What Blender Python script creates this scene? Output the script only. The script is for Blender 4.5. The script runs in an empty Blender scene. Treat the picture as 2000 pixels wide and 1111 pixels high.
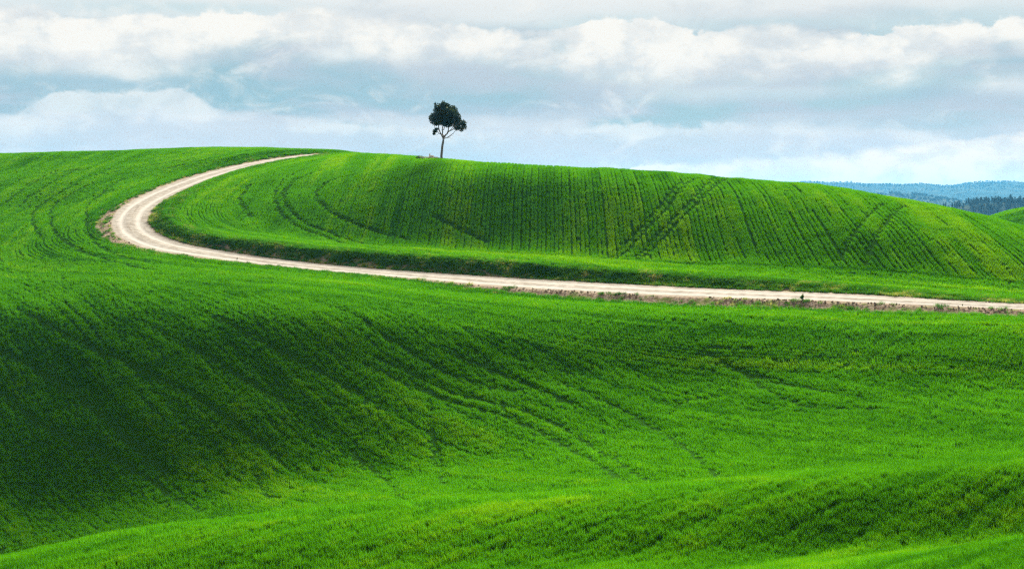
import bpy, math, random
import numpy as np
from mathutils import Vector

random.seed(7)
RNG = np.random.default_rng(11)
SC = bpy.context.scene
COL = SC.collection

# ------------------------------------------------------------------ camera, sky, sun, exposure
F, H = 2800.0, 395.0            # focal length and horizon row, in pixels of the 2000 x 1111 photograph
SUN_EL, SUN_AZ = math.radians(28), math.radians(14)    # azimuth from +Y (view direction) towards +X
SUN_STRENGTH, SUN_ANGLE = 5.0, math.radians(24)
SKY_STRENGTH = 0.1
EXPOSURE = 2.6
HAZE_DENSITY = 0.000048

cam_d = bpy.data.cameras.new('camera')
cam = bpy.data.objects.new('camera', cam_d)
COL.objects.link(cam)
cam.location = (0, 0, 0)
cam.rotation_euler = (math.radians(90), 0, 0)
cam_d.sensor_width = 36.0
cam_d.lens = 36.0 * F / 2000.0
cam_d.shift_y = -(555.5 - H) / 2000.0
cam_d.clip_start, cam_d.clip_end = 0.5, 40000
SC.camera = cam
SC.view_settings.view_transform = 'Standard'
SC.view_settings.look = 'None'
SC.view_settings.exposure = EXPOSURE
SC.view_settings.gamma = 1.0
SC.view_settings.use_curve_mapping = False
SC.render.engine = 'CYCLES'
SC.cycles.use_denoising = False
SC.cycles.use_adaptive_sampling = False
SC.cycles.sample_clamp_direct = 0.4
SC.cycles.sample_clamp_indirect = 0.4
SC.cycles.max_bounces = 6
SC.cycles.diffuse_bounces = 3
SC.cycles.transmission_bounces = 3
SC.cycles.volume_bounces = 0
SC.cycles.filter_width = 1.3

sun_vec = Vector((math.sin(SUN_AZ) * math.cos(SUN_EL), math.cos(SUN_AZ) * math.cos(SUN_EL), math.sin(SUN_EL)))
sun_d = bpy.data.lights.new('sun', 'SUN')
sun_d.energy, sun_d.angle, sun_d.color = SUN_STRENGTH, SUN_ANGLE, (1.0, 0.95, 0.86)
sun = bpy.data.objects.new('sun', sun_d)
sun.rotation_euler = sun_vec.to_track_quat('Z', 'Y').to_euler()
sun.location = (0, 0, 300)
COL.objects.link(sun)


class Nodes:
    """Small helper to write node trees as expressions."""
    def __init__(self, tree):
        self.t = tree; self.n = tree.nodes; self.l = tree.links

    def new(self, kind, **kw):
        nd = self.n.new(kind)
        for k, v in kw.items(): setattr(nd, k, v)
        return nd

    def put(self, sock, v):
        if v is None: return
        if isinstance(v, bpy.types.NodeSocket): self.l.new(v, sock)
        else: sock.default_value = v

    def m(self, op, a, b=None, c=None, clamp=False):
        nd = self.new('ShaderNodeMath', operation=op, use_clamp=clamp)
        self.put(nd.inputs[0], a); self.put(nd.inputs[1], b)
        if c is not None: self.put(nd.inputs[2], c)
        return nd.outputs[0]

    def step(self, v, lo, hi, o0=0.0, o1=1.0):
        nd = self.new('ShaderNodeMapRange', interpolation_type='SMOOTHSTEP')
        self.put(nd.inputs['Value'], v); self.put(nd.inputs['From Min'], lo); self.put(nd.inputs['From Max'], hi)
        self.put(nd.inputs['To Min'], o0); self.put(nd.inputs['To Max'], o1)
        return nd.outputs['Result']

    def noise(self, vec, scale, detail=4.0, rough=0.55, dist=0.0, lac=2.0):
        nd = self.new('ShaderNodeTexNoise')
        self.put(nd.inputs['Vector'], vec); self.put(nd.inputs['Scale'], scale)
        nd.inputs['Detail'].default_value = detail; nd.inputs['Roughness'].default_value = rough
        nd.inputs['Distortion'].default_value = dist; nd.inputs['Lacunarity'].default_value = lac
        return nd.outputs['Fac']

    def mix(self, f, a, b, blend='MIX'):
        nd = self.new('ShaderNodeMix', data_type='RGBA', blend_type=blend)
        self.put(nd.inputs[0], f); self.put(nd.inputs[6], a); self.put(nd.inputs[7], b)
        return nd.outputs[2]

    def curve(self, v, pts, lo, hi):
        """piecewise curve given as [(x, y01)] with x mapped lo..hi -> 0..1"""
        nd = self.new('ShaderNodeFloatCurve')
        c = nd.mapping.curves[0]
        pts = [((x - lo) / (hi - lo), y) for x, y in pts]
        while len(c.points) < len(pts): c.points.new(0.5, 0.5)
        for p, q in zip(c.points, pts): p.location = q
        nd.mapping.update()
        self.put(nd.inputs['Factor'], 1.0)
        self.put(nd.inputs['Value'], self.m('DIVIDE', self.m('SUBTRACT', v, lo), hi - lo, clamp=True))
        return nd.outputs[0]


def lin(r, g, b):
    f = lambda c: (c / 255 / 12.92) if c / 255 <= 0.04045 else ((c / 255 + 0.055) / 1.055) ** 2.4
    return (f(r), f(g), f(b), 1.0)


def sky_rgb(r, g, b):
    k = 1.0 / (2 ** EXPOSURE * SKY_STRENGTH)
    c = lin(r, g, b)
    return (c[0] * k, c[1] * k, c[2] * k, 1.0)


def build_world():
    w = bpy.data.worlds.new('World'); SC.world = w; w.use_nodes = True
    t = w.node_tree; t.nodes.clear(); N = Nodes(t)
    out = N.new('ShaderNodeOutputWorld'); bg = N.new('ShaderNodeBackground')
    bg.inputs['Strength'].default_value = SKY_STRENGTH
    N.l.new(bg.outputs[0], out.inputs[0])
    sky = N.new('ShaderNodeTexSky', sky_type='NISHITA')
    sky.sun_disc = False; sky.sun_elevation = SUN_EL; sky.sun_rotation = SUN_AZ
    sky.air_density = 1.0; sky.dust_density = 2.0; sky.ozone_density = 1.5
    tc = N.new('ShaderNodeTexCoord')
    sep = N.new('ShaderNodeSeparateXYZ'); N.l.new(tc.outputs['Generated'], sep.inputs[0])
    X, Y, Z = sep.outputs
    az = N.m('ARCTAN2', X, Y)
    el = N.m('ARCSINE', Z)
    a = N.m('MULTIPLY_ADD', az, 2800.0, 1000.0)          # azimuth, in 1/2800 rad steps
    e = N.m('MULTIPLY_ADD', el, -2800.0, H)              # 395 at the horizon, smaller is higher
    # stretched direction for cloud noise (continuous round the whole sphere)
    def vec(sx, sz, off):
        c = N.new('ShaderNodeCombineXYZ')
        N.put(c.inputs[0], N.m('MULTIPLY_ADD', X, sx, off)); N.put(c.inputs[1], N.m('MULTIPLY', Y, sx)); N.put(c.inputs[2], N.m('MULTIPLY', Z, sz))
        return c.outputs[0]
    v1, v2, v3 = vec(1.0, 2.6, 0.0), vec(1.0, 1.6, 3.1), vec(1.0, 5.0, 7.7)
    big = N.m('SUBTRACT', N.noise(v1, 7.0, 8, 0.56, 0.25), 0.5)
    bil = N.m('SUBTRACT', N.noise(v2, 26.0, 7, 0.6, 0.35), 0.5)
    wisp = N.m('SUBTRACT', N.noise(v3, 9.0, 6, 0.5, 0.3), 0.5)
    fine = N.m('SUBTRACT', N.noise(v2, 60.0, 5, 0.6, 0.5), 0.5)

    puff = N.m('ABSOLUTE', N.m('SUBTRACT', N.noise(vec(1.0, 1.5, 5.3), 15.0, 2, 0.5, 0.2), 0.5))
    puff = N.m('ADD', puff, N.m('MULTIPLY', N.m('ABSOLUTE', N.m('SUBTRACT', N.noise(vec(1.0, 1.3, 9.3), 38.0, 4, 0.6, 0.3), 0.5)), 0.6))

    def add(*xs):
        r = xs[0]
        for x in xs[1:]: r = N.m('ADD', r, x)
        return r
    def mul(*xs):
        r = xs[0]
        for x in xs[1:]: r = N.m('MULTIPLY', r, x)
        return r
    LO, HI = -700, 2700
    def prof(pts):                                      # elevation profile along the azimuth
        return N.m('MULTIPLY', N.curve(a, [(x, y / 500.0) for x, y in pts], LO, HI), 500.0)
    def blob(ca, ce, ra, re, amp=1.0, wob=0.0):         # soft round mass
        da = N.m('DIVIDE', N.m('SUBTRACT', add(a, mul(big, 150.0)), ca), ra)
        de = N.m('DIVIDE', N.m('SUBTRACT', add(e, mul(bil, 26.0), mul(wisp, 22.0)), ce), re)
        d2 = add(mul(da, da), mul(de, de))
        return N.m('MULTIPLY', N.m('POWER', 2.71828, N.m('MULTIPLY', d2, -1.0)), amp)

    # back layer: pale blue-grey deck with teal gaps
    teal = sky_rgb(150, 189, 205); lav = sky_rgb(188, 200, 212); pale = sky_rgb(214, 226, 234); white = sky_rgb(249, 248, 243); soft = sky_rgb(231, 236, 238)
    nish = N.mix(1.0, sky.outputs[0], (0.055, 0.07, 0.08, 1), 'MULTIPLY')
    gap = N.mix(0.85, nish, teal)
    deck = N.step(add(mul(wisp, 1.5), mul(big, 1.2)), -0.28, 0.18)
    base = N.mix(deck, gap, lav)
    lowband = N.step(add(e, mul(wisp, 60.0), mul(big, 40.0)), 215, 262)
    base = N.mix(mul(lowband, add(0.62, mul(wisp, 1.0), mul(bil, 0.9))), base, sky_rgb(212, 218, 225))
    nearh = N.step(e, 300, 395)
    base = N.mix(mul(nearh, 0.35), base, sky_rgb(210, 222, 232))
    # high veil
    hi = N.step(add(e, mul(wisp, 90.0), mul(big, 60.0)), 85, 20)
    c = N.mix(mul(hi, 0.93), base, soft)
    hi2 = N.step(add(e, mul(wisp, 40.0)), 25, -30)
    c = N.mix(hi2, c, sky_rgb(243, 245, 244))
    # teal streaks in the veil
    for s in (blob(330, 27, 230, 13, 0.62), blob(60, 8, 160, 8, 0.3), blob(1180, 47, 110, 16, 0.45), blob(1480, 52, 220, 10, 0.42), blob(1830, 48, 170, 20, 0.55)):
        c = N.mix(s, c, sky_rgb(188, 216, 224))

    def cumulus(c, top, bot, amp, soft_top, soft_bot, col_top, col_bot, strength):
        tp, bt = prof(top), prof(bot)
        d = add(e, mul(big, amp * 1.8), mul(puff, amp * 1.9), mul(bil, amp * 0.9), mul(fine, amp * 0.7), -0.30 * amp)
        sf = N.m('MULTIPLY', N.step(add(wisp, mul(big, 0.7)), -0.14, 0.16, 0.45, 2.6), soft_top)
        al = N.step(N.m('DIVIDE', N.m('SUBTRACT', d, tp), sf), -1.0, 1.0)
        d2 = add(e, mul(big, amp * 2.2), mul(wisp, amp * 2.2), mul(bil, amp * 1.4), mul(puff, amp * -0.9), amp * 0.15)
        be = N.step(N.m('SUBTRACT', d2, bt), soft_bot, -soft_bot)
        h = N.m('DIVIDE', N.m('SUBTRACT', d2, tp), N.m('SUBTRACT', bt, tp), clamp=True)
        body = N.step(add(h, mul(bil, 1.5), mul(big, 1.2), mul(puff, -0.8)), 0.25, 1.15)
        col = N.mix(body, col_top, col_bot)
        dim = N.step(add(mul(puff, -1.0), mul(bil, 0.8), mul(fine, 0.5)), -0.20, 0.08)
        col = N.mix(mul(dim, 0.55), col, sky_rgb(208, 217, 224))
        return N.mix(mul(al, be, strength), c, col)

    # the long bright bank
    c = cumulus(c, [(-700, 40), (0, 40), (200, 44), (430, 34), (600, 18), (720, 34), (850, 46), (1000, 58), (1080, 52), (1150, 38), (1270, 24), (1345, 52), (1450, 52), (1600, 72), (1780, 70), (1900, 58), (2010, 58), (2700, 60)],
                [(-700, 140), (0, 138), (200, 146), (330, 138), (450, 104), (560, 92), (650, 112), (800, 132), (1000, 128), (1200, 160), (1400, 166), (1600, 150), (1750, 150), (1880, 116), (2000, 122), (2700, 140)],
                40, 7, 44, white, sky_rgb(233, 235, 234), 0.96)
    # small bright scraps below it
    for s in (blob(655, 110, 42, 13, 0.9), blob(1480, 186, 170, 12, 0.75), blob(1950, 180, 90, 18, 0.6), blob(215, 143, 90, 16, 0.5)):
        c = N.mix(s, c, sky_rgb(240, 243, 242))
    # dark blue-grey shelves
    for s in (blob(190, 168, 210, 13, 0.75), blob(690, 150, 110, 30, 0.55), blob(1500, 188, 150, 13, 0.5), blob(1790, 190, 120, 18, 0.55), blob(1960, 134, 70, 10, 0.6), blob(1930, 110, 20, 14, 0.45), blob(1075, 98, 26, 14, 0.5), blob(940, 205, 190, 26, 0.5), blob(1700, 248, 230, 14, 0.4)):
        c = N.mix(s, c, sky_rgb(160, 191, 206))
    # left cumulus
    c = cumulus(c, [(-700, 215), (0, 235), (100, 208), (165, 182), (350, 177), (415, 198), (470, 226), (620, 238), (800, 236), (1100, 242), (1400, 240), (1700, 262), (2000, 290), (2700, 290)],
                [(-700, 285), (0, 268), (100, 270), (250, 272), (420, 262), (520, 262), (800, 270), (1100, 282), (1400, 280), (1700, 300), (2000, 330), (2700, 330)],
                34, 15, 34, sky_rgb(238, 241, 241), sky_rgb(210, 221, 233), 0.74)
    # bright cumulus on the horizon at the right
    c = cumulus(c, [(-700, 420), (700, 400), (1150, 352), (1240, 326), (1400, 319), (1520, 310), (1600, 309), (1740, 300), (1800, 286), (1860, 274), (2000, 268), (2700, 275)],
                [(-700, 470), (700, 470), (1400, 420), (2000, 430), (2700, 430)],
                28, 4, 40, sky_rgb(255, 248, 239), sky_rgb(246, 241, 236), 0.92)
    # broken detail all through the deck
    br = N.noise(vec(1.0, 1.9, 12.4), 20.0, 9, 0.62, 0.6)
    c = N.mix(mul(N.step(br, 0.50, 0.72), 0.36), c, sky_rgb(192, 205, 216))
    c = N.mix(mul(N.step(br, 0.48, 0.26), 0.48), c, sky_rgb(247, 246, 242))
    c = N.mix(1.0, c, (1.05, 1.0, 0.945, 1), 'MULTIPLY')          # daylight white balance
    N.l.new(c, bg.inputs['Color'])


build_world()


# ------------------------------------------------------------------ numeric helpers
def vnoise(x, y, seed=0):
    xi = np.floor(x).astype(np.int64); yi = np.floor(y).astype(np.int64)
    fx = x - xi; fy = y - yi
    fx = fx * fx * fx * (fx * (fx * 6 - 15) + 10); fy = fy * fy * fy * (fy * (fy * 6 - 15) + 10)
    def h(i, j):
        n = (i * 374761393 + j * 668265263 + seed * 982451653) & 0xFFFFFFFF
        n = ((n ^ (n >> 13)) * 1274126177) & 0xFFFFFFFF
        n = ((n ^ (n >> 16)) * 2246822519) & 0xFFFFFFFF
        return ((n ^ (n >> 15)) & 0xFFFFFF) / float(0xFFFFFF)
    a, b, c, d = h(xi, yi), h(xi + 1, yi), h(xi, yi + 1), h(xi + 1, yi + 1)
    return (a * (1 - fx) + b * fx) * (1 - fy) + (c * (1 - fx) + d * fx) * fy


def fbm(x, y, seed=0, octs=4, gain=0.5):
    r = 0.0; am = 1.0; tot = 0.0
    for o in range(octs):
        r = r + am * vnoise(x * 2 ** o + 17.3 * o, y * 2 ** o - 9.1 * o, seed + o); tot += am; am *= gain
    return r / tot


def sstep(v, lo, hi):
    t = np.clip((v - lo) / (hi - lo), 0, 1)
    return t * t * (3 - 2 * t)


def pchip(xk, yk, x):
    """Monotone cubic through (xk, yk); yk may carry extra trailing axes."""
    xk = np.asarray(xk, float); yk = np.asarray(yk, float)
    h = np.diff(xk); d = np.diff(yk) / h
    m = np.zeros_like(yk)
    w1 = 2 * h[1:] + h[:-1]; w2 = h[1:] + 2 * h[:-1]
    ok = d[:-1] * d[1:] > 0
    with np.errstate(divide='ignore', invalid='ignore'):
        hm = (w1 + w2) / (w1 / d[:-1] + w2 / d[1:])
    m[1:-1] = np.where(ok, hm, 0.0)
    m[0], m[-1] = d[0], d[-1]
    x = np.clip(x, xk[0], xk[-1])
    i = np.clip(np.searchsorted(xk, x) - 1, 0, len(xk) - 2)
    t = (x - xk[i]) / h[i]
    return ((2 * t**3 - 3 * t**2 + 1) * yk[i] + (t**3 - 2 * t**2 + t) * h[i] * m[i] + (-2 * t**3 + 3 * t**2) * yk[i + 1] + (t**3 - t**2) * h[i] * m[i + 1])


def gauss1(a, s, axis):
    r = int(3 * s) + 1
    k = np.exp(-0.5 * (np.arange(-r, r + 1) / s) ** 2); k /= k.sum()
    p = [(0, 0)] * a.ndim; p[axis] = (r, r)
    b = np.pad(a, p, mode='edge')
    return np.apply_along_axis(lambda v: np.convolve(v, k, 'valid'), axis, b)


# ------------------------------------------------------------------ the lie of the land
# one row per terrain feature: {bearing: (distance in m, row the feature is seen at)}; bearing = 1000 + 2800*x/y
FEAT = [
    {-300: (45, 1330), 0: (45, 1310), 650: (45, 1290), 1200: (46, 1250), 1640: (47, 1200), 2000: (48, 1140), 2300: (48, 1100)},
    {-300: (54, 1250), 0: (54, 1230), 650: (54, 1190), 1200: (55, 1160), 1640: (55, 1111), 2000: (55, 1058), 2300: (55, 1015)},
    {-300: (61, 1210), 0: (61, 1190), 650: (61.5, 1130), 1200: (61.5, 1100), 1640: (61.5, 1086), 2000: (61.5, 1060), 2300: (61.5, 1024)},
    {-300: (65, 1155), 0: (65, 1118), 650: (65, 1058), 1200: (65, 1020), 1640: (64.5, 1010), 2000: (64.5, 985), 2300: (64.5, 960)},
    {-300: (69, 1135), 0: (69, 1092), 300: (69, 1047), 650: (69, 1010), 850: (69, 992), 1200: (69, 968), 1400: (69, 952), 1640: (68.5, 935), 2000: (68, 908), 2300: (68, 890)},
    {-300: (93, 1190), 0: (92, 1150), 300: (90, 1075), 650: (86, 1008), 850: (84, 980), 1200: (80, 950), 1640: (77, 912), 2000: (76, 882), 2300: (75, 868)},
    {-300: (108, 1040), 0: (106, 1020), 300: (101.5, 985), 650: (97.5, 940), 850: (95, 925), 1200: (90, 890), 1640: (86, 850), 2000: (83, 838), 2300: (82, 830)},
    {-300: (124, 810), 0: (122, 800), 300: (116, 780), 650: (111, 770), 850: (109, 770), 1200: (107.5, 748), 1640: (100, 738), 2000: (93, 768), 2300: (91, 765)},
    {-300: (142, 610), 0: (140, 598), 300: (133, 596), 650: (124, 608), 850: (122, 620), 1200: (117, 640), 1640: (106.5, 664), 2000: (100, 678), 2300: (98, 684)},
    {-300: (172, 520), 0: (172, 510), 200: (170, 480), 400: (161, 505), 650: (150.5, 532), 850: (143.5, 550), 1200: (130, 573), 1640: (117.5, 592), 2000: (109, 610), 2300: (104, 622)},
    {-300: (180, 500), 0: (180, 490), 200: (180, 455), 400: (167, 488), 650: (156, 519), 850: (149, 535), 1200: (136, 557), 1640: (123, 574), 2000: (115, 594), 2300: (110, 606)},
    {-300: (184, 490), 0: (184, 478), 200: (184, 445), 400: (169.5, 474), 650: (158.5, 506), 850: (151.5, 522), 1200: (138.5, 546), 1640: (125.5, 567), 2000: (117, 590), 2300: (112, 602)},
    {-300: (206, 430), 0: (205, 420), 200: (200, 405), 400: (182, 440), 650: (172, 468), 850: (164, 484), 1200: (149, 508), 1640: (133, 532), 2000: (122, 572), 2300: (117, 590)},
    {-300: (226, 380), 0: (225, 370), 200: (222, 350), 400: (200, 390), 650: (188, 390), 850: (177, 394), 1200: (162, 412), 1640: (145, 440), 2000: (131, 505), 2300: (124, 550)},
    {-300: (243, 345), 0: (242, 335), 200: (240, 318), 400: (225, 335), 650: (208, 336), 850: (188, 336), 1200: (172, 352), 1640: (155, 392), 2000: (139, 464), 2300: (131, 520)},
    {-300: (262, 312), 0: (262, 303), 200: (262, 297), 400: (266, 290), 560: (266, 293), 660: (246, 299), 760: (224, 299), 850: (206, 309), 950: (197, 320), 1080: (190, 326), 1200: (184, 331), 1300: (180, 337), 1450: (174, 350), 1640: (165, 371), 1800: (157, 399), 1900: (152.5, 418), 2000: (148, 443), 2300: (140, 505)},
]
KX = np.arange(-1400, 3401, 20.0)
D_AX = np.arange(0, 341, 0.5)


def feature_columns():
    ds, zs = [], []
    for f in FEAT:
        ks = sorted(f)
        d = pchip(ks, [f[k][0] for k in ks], KX); p = pchip(ks, [f[k][1] for k in ks], KX)
        ds.append(d); zs.append((H - p) * d / F)
    dc, zc = ds[-1], zs[-1]
    ray = (zc / dc)
    # at the left the field across the road stays just in view behind the crest
    w = sstep(KX, 540, 600) * (1 - sstep(KX, 755, 830))
    d1 = (dc + 14) * (1 - w) + 281 * w
    z1 = ray * d1 - 0.5 - 0.25 * sstep(KX, 1200, 2000)
    zb = (H - pchip([-1400, 560, 640, 700, 755, 800, 3400], [297, 297, 297, 298, 301, 309, 309], KX)) * d1 / F
    ds.append(d1); zs.append(z1 * (1 - w) + zb * w)
    # a second green rise behind the crest, at the far right
    hk = [-1400, 1500, 1700, 1850, 1920, 2000, 2150, 2400, 3400]
    hz = [-18, -18, -12, -5.6, -2.6, -0.9, 0.8, 2.0, 2.0]
    d2 = np.maximum(np.maximum(dc + 46, 262), d1 + 28); z2 = pchip(hk, hz, KX)
    mid = 0.5 * (d1 + d2); ds.append(mid); zs.append(np.minimum(zs[-1] - 5.0, 0.5 * (zs[-1] + z2) - 5.0))
    ds.append(d2); zs.append(z2)
    ds.append(np.full_like(KX, 342.0)); zs.append(z2 - 9)
    pre = [(np.zeros_like(KX), np.full_like(KX, -1.75)), (np.full_like(KX, 20.0), np.full_like(KX, -7.2)), (np.full_like(KX, 36.0), np.full_like(KX, -12.6))]
    return np.array([p[0] for p in pre] + ds), np.array([p[1] for p in pre] + zs)


FD, FZ = feature_columns()
BASE = np.empty((len(KX), len(D_AX)))
for i in range(len(KX)):
    BASE[i] = pchip(FD[:, i], FZ[:, i], D_AX)
BASE = gauss1(gauss1(BASE, 2.4, 1), 2.2, 0)


def grid_look(G, x, y):
    kx = 1000 + F * x / np.maximum(y, 0.5)
    i = np.clip((kx - KX[0]) / 20.0, 0, len(KX) - 1.001); j = np.clip(y / 0.5, 0, len(D_AX) - 1.001)
    i0 = i.astype(int); j0 = j.astype(int); fi = i - i0; fj = j - j0
    return (G[i0, j0] * (1 - fi) * (1 - fj) + G[i0 + 1, j0] * fi * (1 - fj) + G[i0, j0 + 1] * (1 - fi) * fj + G[i0 + 1, j0 + 1] * fi * fj)


# the white road: bearing, row, distance, width, crossfall, bank height on the hill side
ROAD = [(2900, 632, 96, 3.4, .06, .2), (2350, 613, 104.8, 3.4, .06, .2), (2000, 598.8, 112.8, 3.6, .06, .2), (1800, 589.2, 116.8, 4.4, .07, .3), (1640, 581, 120.8, 5.0, .08, .4), (1400, 572.3, 127.2, 5.6, .08, .7), (1200, 563, 133.5, 6.2, .08, .9),
        (1000, 551.5, 140.5, 6.0, .08, 1.1), (850, 540, 146.5, 5.4, .07, 1.2), (650, 524, 153.5, 5.0, .06, 1.25), (500, 508, 159.5, 5.2, .07, 1.1), (400, 494, 164, 5.6, .08, .8), (330, 482, 168, 5.8, .08, .6),
        (285, 467, 172.5, 5.6, .06, .5), (259, 449, 177.5, 5.2, .04, .5), (253, 432, 182.5, 5.0, .03, .5), (263, 411, 190, 5.0, .02, .5), (291, 391, 198.5, 5.0, .0, .5), (331, 371.5, 207.5, 5.1, .0, .4), (381, 352, 217, 5.2, .0, .35),
        (440, 333.5, 227, 5.0, .0, .3), (510, 317.5, 237, 4.8, .0, .3), (580, 306.5, 247, 4.8, .0, .25), (640, 300.5, 256, 4.8, .0, .25), (715, 301, 266, 4.8, 0, .2), (820, 308, 275, 4.8, 0, .2), (1000, 326, 282, 4.8, 0, .2), (1250, 350, 286, 4.8, 0, .2), (1600, 395, 286, 4.8, 0, .2)]


def build_road_axis():
    P = np.array([((r[0] - 1000) / F * r[2], r[2], (H - r[1]) * r[2] / F, r[3], r[4], r[5]) for r in ROAD])
    # Catmull-Rom, then even steps of 0.5 m
    out = []
    Q = np.vstack([2 * P[0] - P[1], P, 2 * P[-1] - P[-2]])
    for k in range(1, len(Q) - 2):
        p0, p1, p2, p3 = Q[k - 1], Q[k], Q[k + 1], Q[k + 2]
        n = max(4, int(np.hypot(*(p2 - p1)[:2]) / 0.25))
        t = np.linspace(0, 1, n, endpoint=False)[:, None]
        out.append(0.5 * (2 * p1 + (p2 - p0) * t + (2 * p0 - 5 * p1 + 4 * p2 - p3) * t**2 + (3 * p1 - p0 - 3 * p2 + p3) * t**3))
    C = np.vstack(out)
    s = np.concatenate([[0], np.cumsum(np.hypot(np.diff(C[:, 0]), np.diff(C[:, 1])))])
    g = np.arange(0, s[-1], 0.5)
    C = np.array([np.interp(g, s, C[:, k]) for k in range(C.shape[1])]).T
    return gauss1(C, 3.0, 0), g


RX, RS = build_road_axis()          # columns: x, y, z, width, crossfall, bank
T = np.gradient(RX[:, :2], axis=0); T /= np.linalg.norm(T, axis=1)[:, None]
NRM = np.stack([T[:, 1], -T[:, 0]], 1)      # right-hand side when walking up = the hill side


def near_road(x, y):
    """signed distance (positive on the hill side) and index of the nearest axis point"""
    x = np.asarray(x, float).ravel(); y = np.asarray(y, float).ravel()
    sd = np.empty(len(x)); ix = np.empty(len(x), int)
    ax, ay = RX[:, 0].astype(np.float32), RX[:, 1].astype(np.float32)
    for a in range(0, len(x), 20000):
        b = slice(a, a + 20000)
        dx = x[b, None].astype(np.float32) - ax; dy = y[b, None].astype(np.float32) - ay
        k = np.argmin(dx * dx + dy * dy, 1); r = np.arange(len(k))
        ix[b] = k; d = np.sqrt(dx[r, k] ** 2 + dy[r, k] ** 2)
        side = np.sign(dx[r, k] * NRM[k, 0] + dy[r, k] * NRM[k, 1]); side[side == 0] = 1
        sd[b] = d * side
    return sd, ix


RBASE = grid_look(BASE, RX[:, 0], RX[:, 1])
hid = sstep(RS, RS[np.argmin(np.abs(RX[:, 1] - 257) + (RX[:, 0] > -25) * 99)], RS[np.argmin(np.abs(RX[:, 1] - 257) + (RX[:, 0] > -25) * 99)] + 9)     # beyond the crest the road just follows the land
RX[:, 2] = RX[:, 2] * (1 - hid) + (RBASE - 0.5) * hid
RX[:, 5] *= 1 - hid
RDELTA = gauss1(RX[:, 2] - RBASE, 4.0, 0)
# signed road distance on the polar grid, for quick look-ups further off
def undulate(x, y):
    return 0.42 * (fbm(x / 17, y / 17, 3, 3) - 0.5) + 0.16 * (fbm(x / 4.5, y / 4.5, 8, 3) - 0.5)


def ground(x, y, sd=None, ix=None, roadbed=0.0):
    """height of the land; returns z, signed distance to the road, nearest axis index"""
    shp = np.shape(x); x = np.ravel(x); y = np.ravel(y)
    if sd is None: sd, ix = near_road(x, y)
    zb = grid_look(BASE, x, y)
    ad = np.abs(sd)
    z = zb + RDELTA[ix] * (1 - sstep(ad, 3.0, 19.0 - 12.5 * (sd < 0) * sstep(RX[ix, 1], 215, 240))) + undulate(x, y) * sstep(ad, 2.5, 8.0) + 0.55 * (fbm(x / 5.0, y / 90.0, 15, 2) - 0.5) * sstep(sd, 10, 22) * sstep(x, -5, 15)
    half = RX[ix, 3] * 0.5
    # road bed: flat across with a crossfall towards the outside
    zr = RX[ix, 2] + RX[ix, 4] * sd
    wob = 0.5 * (fbm(x / 2.2, y / 2.2, 21, 3) - 0.5)
    bed = 1 - sstep(ad + wob * 0.5, half - 0.1, half + 1.5)
    z = z * (1 - bed) + zr * bed - roadbed * (1 - sstep(ad, half - 0.35, half - 0.05))
    # bank on the hill side
    up = sstep(sd + wob, half + 0.25, half + 2.3) * (1 - sstep(sd, half + 2.3, half + 13.0))
    z = z + 0.66 * RX[ix, 5] * up * (0.85 + 0.5 * wob)
    # shallow ditch edge on the outside where the road is raised above the field
    lo = sstep(-sd + wob, half + 0.1, half + 1.3) * (1 - sstep(-sd, half + 2.0, half + 8.0))
    z = z - 0.35 * lo * sstep(150 - y, 0, 20)
    z = z + np.where(ad > half, 0.10 * (fbm(x / 0.7, y / 0.7, 31, 2) - 0.5) * (1 - sstep(ad, half + 2.2, half + 3.5)), 0)
    return z.reshape(shp), sd.reshape(shp), ix.reshape(shp)


# coarse copy of the land for projecting picture features onto it
U_C = np.linspace(-0.48, 0.48, 385)
D_C = np.arange(44, 300, 0.5)
UU, DD = np.meshgrid(U_C, D_C, indexing='ij')
ZC, SDC, IXC = ground(UU * DD, DD)
PYC = H - F * ZC / DD


def at(px, py):
    """first point of the land seen along a given sight line -> (x, y)"""
    u = (px - 1000) / F
    i = np.clip((u - U_C[0]) / (U_C[1] - U_C[0]), 0, len(U_C) - 1.001); i0 = int(i); f = i - i0
    col = PYC[i0] * (1 - f) + PYC[i0 + 1] * f
    j = np.argmax(col <= py) if np.any(col <= py) else int(np.argmin(col))
    if j > 0 and col[j] <= py:
        t = (col[j - 1] - py) / max(1e-6, col[j - 1] - col[j]); d = D_C[j - 1] + 0.5 * t
    else: d = D_C[j]
    return u * d, d


def slope(x, y, sd=None, ix=None, h=0.5):
    a = ground(x + h, y)[0] - ground(x - h, y)[0]; b = ground(x, y + h)[0] - ground(x, y - h)[0]
    gx, gy = a / (2 * h), b / (2 * h)
    l = np.sqrt(gx * gx + gy * gy + 1)
    return gx, gy, np.stack([-gx / l, -gy / l, 1 / l], -1)


def zat(x, y):
    return float(ground(np.array([x]), np.array([y]))[0][0])


# ------------------------------------------------------------------ materials
def new_mat(name):
    m = bpy.data.materials.new(name); m.use_nodes = True
    m.node_tree.nodes.clear()
    N = Nodes(m.node_tree)
    out = N.new('ShaderNodeOutputMaterial')
    return m, N, out


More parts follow.
